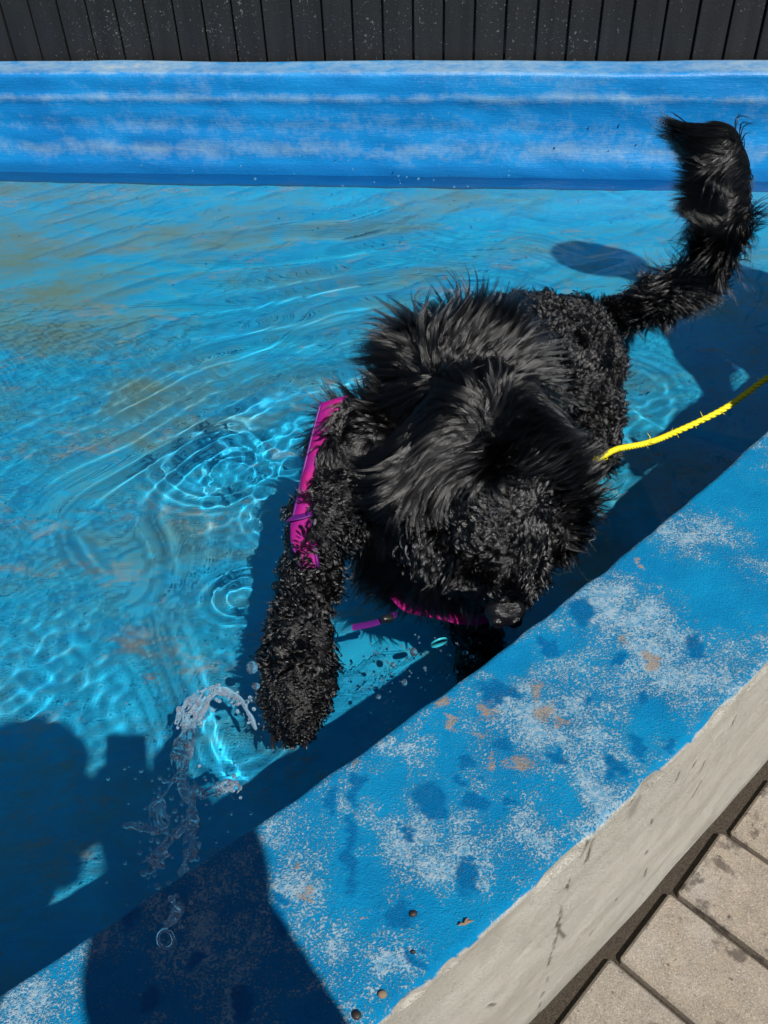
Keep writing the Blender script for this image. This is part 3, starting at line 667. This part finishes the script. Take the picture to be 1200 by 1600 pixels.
rimi = [i*26 for i in range(13)]+[12*26+j for j in range(1, 26)]+[i*26+25 for i in range(11, -1, -1)]+[j for j in range(24, 0, -1)]
for i in range(len(rimi)): a, b = rimi[i], rimi[(i+1) % len(rimi)]; fa.append([a, a+n0, b+n0, b])
tt_ = R.uniform(.08, .80, 230); p = np.stack([np.interp(tt_, np.linspace(0, 1, 26), L2[:, i]) for i in range(3)], 1)+np.array([.012, -.004, .008])+R.normal(size=(230, 3))*.005
fur('neck_fur', M['hair'], p, np.tile(nrm(np.array([-.2, -.7, .7])), (230, 1)), np.array([-1., -.3, -.45])+.35*R.normal(size=(230, 3)), .026+.026*R.random(230), .15+.2*R.random(230), 14, 11, .0045, .07, .6, .8, 50, .002, 1.1, .0003, .012, R, .4, 'damp locks lying across the magenta flap')
flap = link('harness_flap', mesh('harness_flap', co, fa), M['nylon']); under(flap, dog)
flap['label'] = 'shiny magenta flap of the harness on the shoulder'
MB().tube(L1, .0022, 8).tube(L2, .0022, 8).build('harness_piping', M['purple'], dog)
a = rows[:, 16]+np.array([-.003, -.004, .0015]); MB().tube(a, .009, 10, flat=.18).build('harness_strap', M['purple'], dog)
# chest strap seen under the chin, its loose end, the tag
def ribbon(pts, w, th, n=30):
    return MB().tube(spline(pts, n), w, 12, flat=th)
ribbon([(.012, .955, -.184), (.032, .930, -.187), (.075, .914, -.186), (.115, .899, -.186), (.150, .900, -.184), (.19, .92, -.17)], .011, .25).build('chest_strap', M['nylon'], dog)
ribbon([(.012, .932, -.205), (-.015, .930, -.218), (-.035, .932, -.227), (-.058, .936, -.236)], .0065, .3).build('strap_end', M['purple'], dog)
MB().box((-.002, .926, -.208), (.020, .010, .014), np.array(Euler((.3, .2, .3)).to_matrix()), .002).build('buckle', M['buckle'], dog)
MB().tube([(.0755, .889, -.2235), (.0765, .886, -.2245)], .0135, 24).build('name_tag', M['teal'], dog)
for o in bpy.data.objects:
    if o.parent is dog: o.cycles.is_caustics_receiver = False
body.cycles.is_caustics_receiver = True
#PART4
# ---------------------------------------------------------------- leash
LP = spline([(.325, 1.285, -.150), (.36, 1.268, -.165), (.385, 1.251, -.170), (.42, 1.253, -.152), (.4700, 1.258, -.146), (.514, 1.266, -.135), (.613, 1.294, -.104), (.687, 1.313, -.053), (.735, 1.25, .06), (.775, 1.14, .20), (.815, 1.0, .385)], 150)
mb = MB(); R0 = np.random.default_rng(77)
for k in range(3):                                            # three twisted strands
    th = np.linspace(0, 2*np.pi*34, 150*6)+k*2.094; ip = spline(LP, 900)
    t = nrm(np.gradient(ip, axis=0)); e1 = nrm(np.cross(t, [0, 0, 1.])); e2 = np.cross(t, e1)
    mb.tube(ip+.0026*(np.cos(th)[:, None]*e1+np.sin(th)[:, None]*e2), .0033, 6)
for k in range(60):                                          # frayed fibres
    c_ = LP[R0.integers(2, 148)]; d_ = nrm(R0.normal(size=3)); mb.tube([c_+d_*.005, c_+d_*.009+R0.normal(size=3)*.002, c_+d_*.011+R0.normal(size=3)*.003], [.0007, .0006, .0003], 4)
leash = mb.build('dog_leash', M['rope']); tag(leash, 'bright yellow twisted rope leash running from the black dog to the right', 'leash')

# ---------------------------------------------------------------- splash
R = np.random.default_rng(31)
def drops_along(mb, path, n, rad_, jit, squash=.6):
    sp = spline(path, 200)
    for i in range(n):
        t = R.random(); c = sp[int(t*199)]+R.normal(size=3)*jit*np.array([1, 1, 1]); r = rad_*R.uniform(.35, 1.25)
        mb.ball(c, np.array([r, r*squash, r])*R.uniform(.8, 1.2, 3), 8, 6)
mb = MB()
def strand(path, r0, n, wob=.003, twist=0.):
    """a rope of water: swelling and thinning, with beads riding on it"""
    q = spline(path, n); q = q+wob*nz(q, 70, 1)+wob*.5*nz(q, 190, 2)
    mb.tube(q, r0*(.62+.38*noise(q, 120, 3)).clip(.22, 1.3), 8)
A0 = [(-0.1923, 0.751, -0.235), (-0.2166, 0.7766, -0.215), (-0.2453, 0.7892, -0.195), (-0.2668, 0.7763, -0.185), (-0.2769, 0.7372, -0.178), (-0.2782, 0.7023, -0.172)]
for k in range(13):                                          # the fan that leaves the paw
    o = R.normal(size=3)*.0035; g = (k-6)/6.
    strand([(a+o[0]*i*.5+.006*g*i*.3, b+o[1]*i*.5, c+o[2]*i*.4-.0034*g*i*.75) for i, (a, b, c) in enumerate(A0)], .0036, 60, .0022)
B0 = [(-0.2767, 0.7334, -0.18), (-0.2759, 0.6826, -0.165), (-0.2648, 0.6267, -0.145), (-0.2482, 0.5715, -0.12), (-0.2328, 0.5176, -0.09), (-0.2224, 0.468, -0.06), (-0.2141, 0.4256, -0.03), (-0.2101, 0.3893, 0.0), (-0.2099, 0.3616, 0.025)]
for k in range(9):
    o = R.normal(size=3)*.0050*np.array([1, .6, 1]); strand([(a+o[0]*(1-.09*i), b+o[1], c+o[2]*(1-.08*i)) for i, (a, b, c) in enumerate(B0)], .0042, 110, .0034)
D0 = [(-0.2644, 0.619, -0.14), (-0.2902, 0.6056, -0.135), (-0.2886, 0.5637, -0.125), (-0.2735, 0.5303, -0.11), (-0.2992, 0.5331, -0.11)]
E0 = [(-0.2398, 0.5352, -0.1), (-0.2594, 0.5111, -0.09), (-0.2611, 0.4773, -0.075), (-0.2703, 0.4716, -0.07)]
E1 = [(-0.215, 0.4223, -0.03), (-0.2324, 0.4287, -0.035), (-0.2402, 0.4104, -0.03)]
F0 = [(-0.2543, 0.5977, -0.135), (-0.2341, 0.5808, -0.13), (-0.2139, 0.5885, -0.13), (-0.1984, 0.5982, -0.13), (-0.189, 0.58, -0.125)]
for P0, n_, r_ in ((D0, 5, .0030), (E0, 4, .0032), (E1, 3, .0028), (F0, 3, .0028)):
    for k in range(n_): o = R.normal(size=3)*.0048; strand([np.array(a)+o+R.normal(size=3)*.002 for a in P0], r_, 55, .0040)
for P0, n_, j_ in ((A0, 80, .008), (B0, 120, .0075), (D0, 45, .008), (E0, 40, .008), (E1, 20, .006), (F0, 30, .006)): drops_along(mb, P0, n_, .0032, j_, .95)
sp_ = fused(mb, 'water_splash', M['splash'], .0014, 3, .5)
tag(sp_, 'clear splash of water flung off the raised front paw towards the coping', 'splash')
mb = MB()
def bead(c, r, el=1.0): mb.ball(c, np.array([r, r, r*el])*R.uniform(.85, 1.15, 3), 12, 8)
th = np.linspace(0, 2*np.pi, 14)                              # the falling ring of water
mb.tube([(-0.2081+.0068*math.cos(a), 0.3398+.005*math.sin(a), .050+.0072*math.sin(a)) for a in th], .0019, 8, cap=False)
for c, r in (((-.196, .800, -.155), .0085), ((-.190, .775, -.165), .0055), ((.036, .880, -.235), .0062), ((.004, .865, -.245), .004), ((.020, .842, -.26), .005), ((.09, .875, -.24), .0035), ((.115, .872, -.232), .004),
             ((-.02, .81, -.25), .0035), ((.125, .87, -.24), .003), ((.10, .85, -.25), .0025), ((.052, .86, -.25), .003)): bead(c, r)
for _ in range(70): bead((R.uniform(-.03, .13), R.uniform(.82, .92), R.uniform(-.30, -.22)), R.uniform(.0008, .0024))
for _ in range(60): bead((R.uniform(-.35, -.18), R.uniform(.45, .78), R.uniform(-.24, -.02)), R.uniform(.0008, .0026))
for _ in range(160): bead((R.normal(.15, .5), R.uniform(2.2, 2.85), R.uniform(-.30, -.02)), R.uniform(.0012, .0034))
for _ in range(40): bead((R.uniform(-.75, .2), R.uniform(.7, 1.0), R.uniform(-.30, -.15)), R.uniform(.0007, .0016))
# beads sitting on the wet muzzle and legs
sel = np.nonzero((np.isin(TL, [names.index('muzzle')]) & (VN[T].mean(1)[:, 2] > .0)) | (np.isin(TL, [names.index('legA')]) & (VN[T].mean(1)@np.array([0, -.7, .7]) > .2)))[0]
for i in R.choice(sel, 230): bead(CR[i]+VN[T[i]].mean(0)*R.uniform(.004, .011), R.uniform(.0005, .0014))
ob = mb.build('water_drops', M['drop']); tag(ob, kind='stuff')

# ---------------------------------------------------------------- little things on the coping
for k, (x, y, a, b, c, lab_) in enumerate(((.011, .374, .0042, .0032, .4, 'small dark seed on the blue coping, the farthest of four'), (.009, .339, .0024, .0018, .2, 'tiny dark seed on the blue coping near the bottom of the picture'),
                                (-.020, .304, .0042, .0036, .1, 'brownish seed flattened on the blue coping'), (-.043, .288, .0042, .0040, 0, 'round black seed on the blue coping, lowest of four'))):
    o = MB().ball((0, 0, 0), (a, b, .0022), 12, 8).build('seed', M['leaf'] if k == 2 else M['dark']); o.location = (x, y, .0022); o.rotation_euler[2] = c
    tag(o, lab_, 'seed', 'seeds lying on the coping')
mb = MB()
for a, l in ((.3, .009), (.9, .007), (3.3, .006)):
    mb.tube([(0, 0, .0015), (math.cos(a)*l*.5, math.sin(a)*l*.5, .004), (math.cos(a)*l, math.sin(a)*l, .0015)], [.0012, .0014, .0004], 6)
o = mb.build('leaf_scrap', M['leaf']); o.location = (.058, .362, .001); tag(o, 'dry torn scrap of leaf on the blue coping by its white edge', 'leaf scrap')

# ---------------------------------------------------------------- two people whose shadows fall in, and a third added as shadow caster
skin = simple('skin', (.55, .33, .23), .55); hairm = simple('dark_hair', (.03, .02, .015), .5)
navy = simple('navy_cotton', (.03, .045, .09), .85); denim = simple('denim', (.07, .11, .19), .85); grey = simple('grey_cotton', (.25, .25, .26), .85); shoe = simple('white_shoe', (.7, .7, .68), .6); black = M['buckle']
def limb(mb, pts, rr, scale=1.0, grow=0.):
    pts = np.array(pts, float); rr = np.array(rr, float)*scale+grow
    for i in range(len(pts)-1):
        n = max(2, int(np.linalg.norm(pts[i+1]-pts[i])/.02))
        for t in np.linspace(0, 1, n, endpoint=(i == len(pts)-2)): mb.ball(pts[i]*(1-t)+pts[i+1]*t, rr[i]*(1-t)+rr[i+1]*t, 12, 8)
def hand(mb, w, d, side, close):
    """palm, four bent fingers of unequal length and a thumb from the side of the palm"""
    d = nrm(np.array(d, float)); s = nrm(np.array(side, float)-d*(np.array(side, float)@d)); c = np.cross(d, s)*close; w = np.array(w, float)
    for a in np.linspace(-.028, .028, 5):
        for b in np.linspace(0, .08, 5): mb.ball(w+s*a*(.6+.4*b/.08)+d*b, .013, 8, 6)
    for a, l in ((-.030, .062), (-.010, .076), (.010, .082), (.030, .072)):
        q = w+d*.085+s*a; limb(mb, [q, q+d*l*.45+c*l*.12, q+d*l*.65+c*l*.5, q+d*l*.55+c*l*.85], [.0095, .009, .008, .007])
    q = w+d*.02+s*.032; limb(mb, [q, q+s*.028+d*.022+c*.01, q+s*.03+d*.045+c*.03], [.012, .0105, .0085])
def person(name, lab_, J, cloth, legs_, hands, face):
    P = empty(name, ((J['fl'][0]+J['fr'][0])/2, (J['fl'][1]+J['fr'][1])/2, ZG)); tag(P, lab_, 'person')
    g = {k: np.array(v, float) for k, v in J.items()}; mb = MB()
    limb(mb, [g['pelvis'], g['waist'], g['chest'], g['neck']], [.125, .115, .125, .052]); limb(mb, [g['sl'], g['chest'], g['sr']], [.055, .10, .055])
    limb(mb, [g['neck'], g['head']], [.05, .055])
    f = nrm(np.array(face, float)); s = nrm(np.cross(f, [0, 0, 1.])); u = np.cross(s, f); Rm = np.stack([s, f, u], 1)
    mb.ball(g['head'], (.076, .092, .108), 20, 14, Rm); mb.ball(g['head']+f*.035-u*.055, (.05, .05, .052), 14, 10, Rm)
    mb.ball(g['head']+f*.096-u*.012, (.011, .016, .022), 10, 8, Rm)
    for k in (-1, 1): mb.ball(g['head']+s*k*.077-u*.005, (.008, .018, .030), 10, 8, Rm); mb.ball(g['head']+f*.083+s*k*.030+u*.008, (.012, .012, .009), 10, 8, Rm)
    mb.ball(g['head']+f*.088-u*.052, (.024, .010, .008), 10, 8, Rm)
    for k in 'lr':
        limb(mb, [g['s'+k], g['e'+k], g['w'+k]], [.052, .040, .028]); hand(mb, g['w'+k], *hands[k])
        limb(mb, [g['pelvis']*.65+g['h'+k]*.35, g['h'+k], g['k'+k], g['a'+k]], [.10, .088, .058, .040]); limb(mb, [g['a'+k], g['f'+k]], [.042, .034])
    fused(mb, 'body', skin, .006, 3, .5, P)
    mb = MB(); limb(mb, [g['pelvis'], g['waist'], g['chest'], g['neck']*.6+g['chest']*.4], [.125, .115, .125, .085], 1, .014); limb(mb, [g['sl'], g['chest'], g['sr']], [.055, .10, .055], 1, .014)
    for k in 'lr': limb(mb, [g['s'+k], g['e'+k]*.6+g['s'+k]*.4], [.055, .047], 1, .014)
    fused(mb, 'shirt', cloth, .008, 3, .5, P)
    mb = MB()
    for k in 'lr': limb(mb, [g['pelvis']*.7+g['h'+k]*.3, g['h'+k], g['k'+k], g['a'+k]], [.105, .09, .060, .048], 1, .013)
    fused(mb, 'trousers', legs_, .008, 3, .5, P)
    mb = MB().ball(g['head']-f*.018+u*.022, (.086, .094, .104), 20, 14, Rm); mb.ball(g['head']-f*.07-u*.04, (.07, .045, .08), 14, 10, Rm)
    fused(mb, 'hair', hairm, .007, 2, .5, P)
    for k in 'lr':
        d = nrm(g['f'+k]-g['a'+k]); d[2] = 0; d = nrm(d); a = math.atan2(d[1], d[0]); mb = MB()
        mb.ball(np.array([g['a'+k][0], g['a'+k][1], ZG+.045])+d*.06, (.135, .047, .043), 18, 10, np.array(Matrix.Rotation(a, 3, 'Z'))); mb.ball(np.array([g['a'+k][0], g['a'+k][1], ZG+.07]), (.055, .045, .06), 14, 10, np.array(Matrix.Rotation(a, 3, 'Z')))
        fused(mb, 'shoe', shoe, .006, 2, .5, P)
    return P
person('person', 'person in navy shirt leaning over the pool edge with a phone, behind the photograph',
    dict(pelvis=(.21, -.68, .46), waist=(.18, -.56, .58), chest=(.135, -.43, .72), neck=(.12, -.31, .84), head=(.115, -.225, .925), sl=(.01, -.38, .79), sr=(.21, -.33, .77),
         el=(.0, -.27, .60), wl=(.0, -.13, .755), er=(.18, -.22, .63), wr=(.088, -.09, .77), hl=(.12, -.70, .42), hr=(.30, -.66, .42), kl=(.10, -.56, .03), kr=(.32, -.52, .03), al=(.08, -.68, -.33), ar=(.34, -.64, -.33), fl=(.06, -.54, -.37), fr=(.36, -.50, -.37)),
    navy, denim, dict(l=((-.10, .45, .75), (.7, .3, 0), 1), r=((-.30, .65, .60), (.3, .5, -.8), -1)), (.15, .75, -.62))
added_caster = person('person', 'added unseen person in grey shirt and straw hat, put there to cast the left shadow',  # made-up figure out of view, posed to cast the left shadow lobe
    dict(pelvis=(-.55, -.55, .48), waist=(-.48, -.48, .60), chest=(-.36, -.36, .74), neck=(-.23, -.25, .86), head=(-.125, -.155, .925), sl=(-.16, -.16, .77), sr=(-.33, -.52, .80),
         el=(-.30, -.08, .64), wl=(-.16, -.10, .70), er=(-.36, -.56, .56), wr=(-.34, -.46, .36), hl=(-.66, -.50, .43), hr=(-.50, -.60, .43), kl=(-.66, -.42, .03), kr=(-.48, -.52, .03), al=(-.68, -.52, -.33), ar=(-.50, -.66, -.33), fl=(-.62, -.40, -.37), fr=(-.44, -.53, -.37)),
    grey, navy, dict(l=((.5, -.5, .5), (.6, .2, -.2), 1), r=((.1, .3, -.85), (0, 1, 0), 1)), (.6, .65, -.45))
th = np.linspace(0, 2*np.pi, 40, endpoint=False); rr_ = [(0, .115), (.055, .112), (.085, .085), (.090, .045), (.096, .0), (.142, -.012), (.142, -.016), (.092, -.006), (.080, .04)]
hc_ = np.array([-.116, -.145, .955]); hf_ = nrm(np.array([.35, .4, .85])); hs_ = nrm(np.cross(hf_, [0, 1, 0])); ht_ = np.cross(hs_, hf_)
co = np.array([[hc_+hs_*r_*math.cos(a)+ht_*r_*math.sin(a)+hf_*z_ for a in th] for r_, z_ in rr_]).reshape(-1, 3)
under(link('caster_hat', mesh('caster_hat', co, gridfaces(len(rr_), 40, True)), simple('straw', (.55, .42, .22), .8)), added_caster)  # added hat, its brim widens the shadow of the made-up figure
ph = empty('phone', (0, 0, .85)); tag(ph, 'black phone held up over the coping by the person taking the picture', 'phone')
pr_ = np.stack([rt, up, -fw], 1)
MB().box(CAM-fw*.010-up*.045, (.072, .150, .008), pr_, .003).build('case', black, ph)
MB().box(CAM-fw*.0152-up*.045, (.066, .144, .0015), pr_).build('screen', simple('phone_screen', (.02, .03, .04), .1), ph)
person('person', 'person in olive shirt outside the wall on the right, holding the yellow leash',
    dict(pelvis=(1.34, 1.02, .48), waist=(1.36, 1.11, .62), chest=(1.36, 1.26, .84), neck=(1.25, 1.38, .97), head=(1.13, 1.45, 1.03), sl=(1.27, 1.18, .93), sr=(1.46, 1.38, .96),
         el=(1.17, 1.00, .66), wl=(.88, .97, .43), er=(1.58, 1.38, .72), wr=(1.56, 1.50, .52), hl=(1.27, 1.06, .43), hr=(1.43, 1.00, .43), kl=(1.25, 1.12, .03), kr=(1.45, 1.06, .03), al=(1.26, 1.00, -.33), ar=(1.47, .94, -.33), fl=(1.22, 1.12, -.37), fr=(1.43, 1.07, -.37)),
    simple('olive_cotton', (.12, .14, .06), .85), denim, dict(l=((-.7, .1, -.5), (.1, .6, .3), 1), r=((-.5, 0, -.85), (0, 1, 0), 1)), (-.75, .15, -.6))
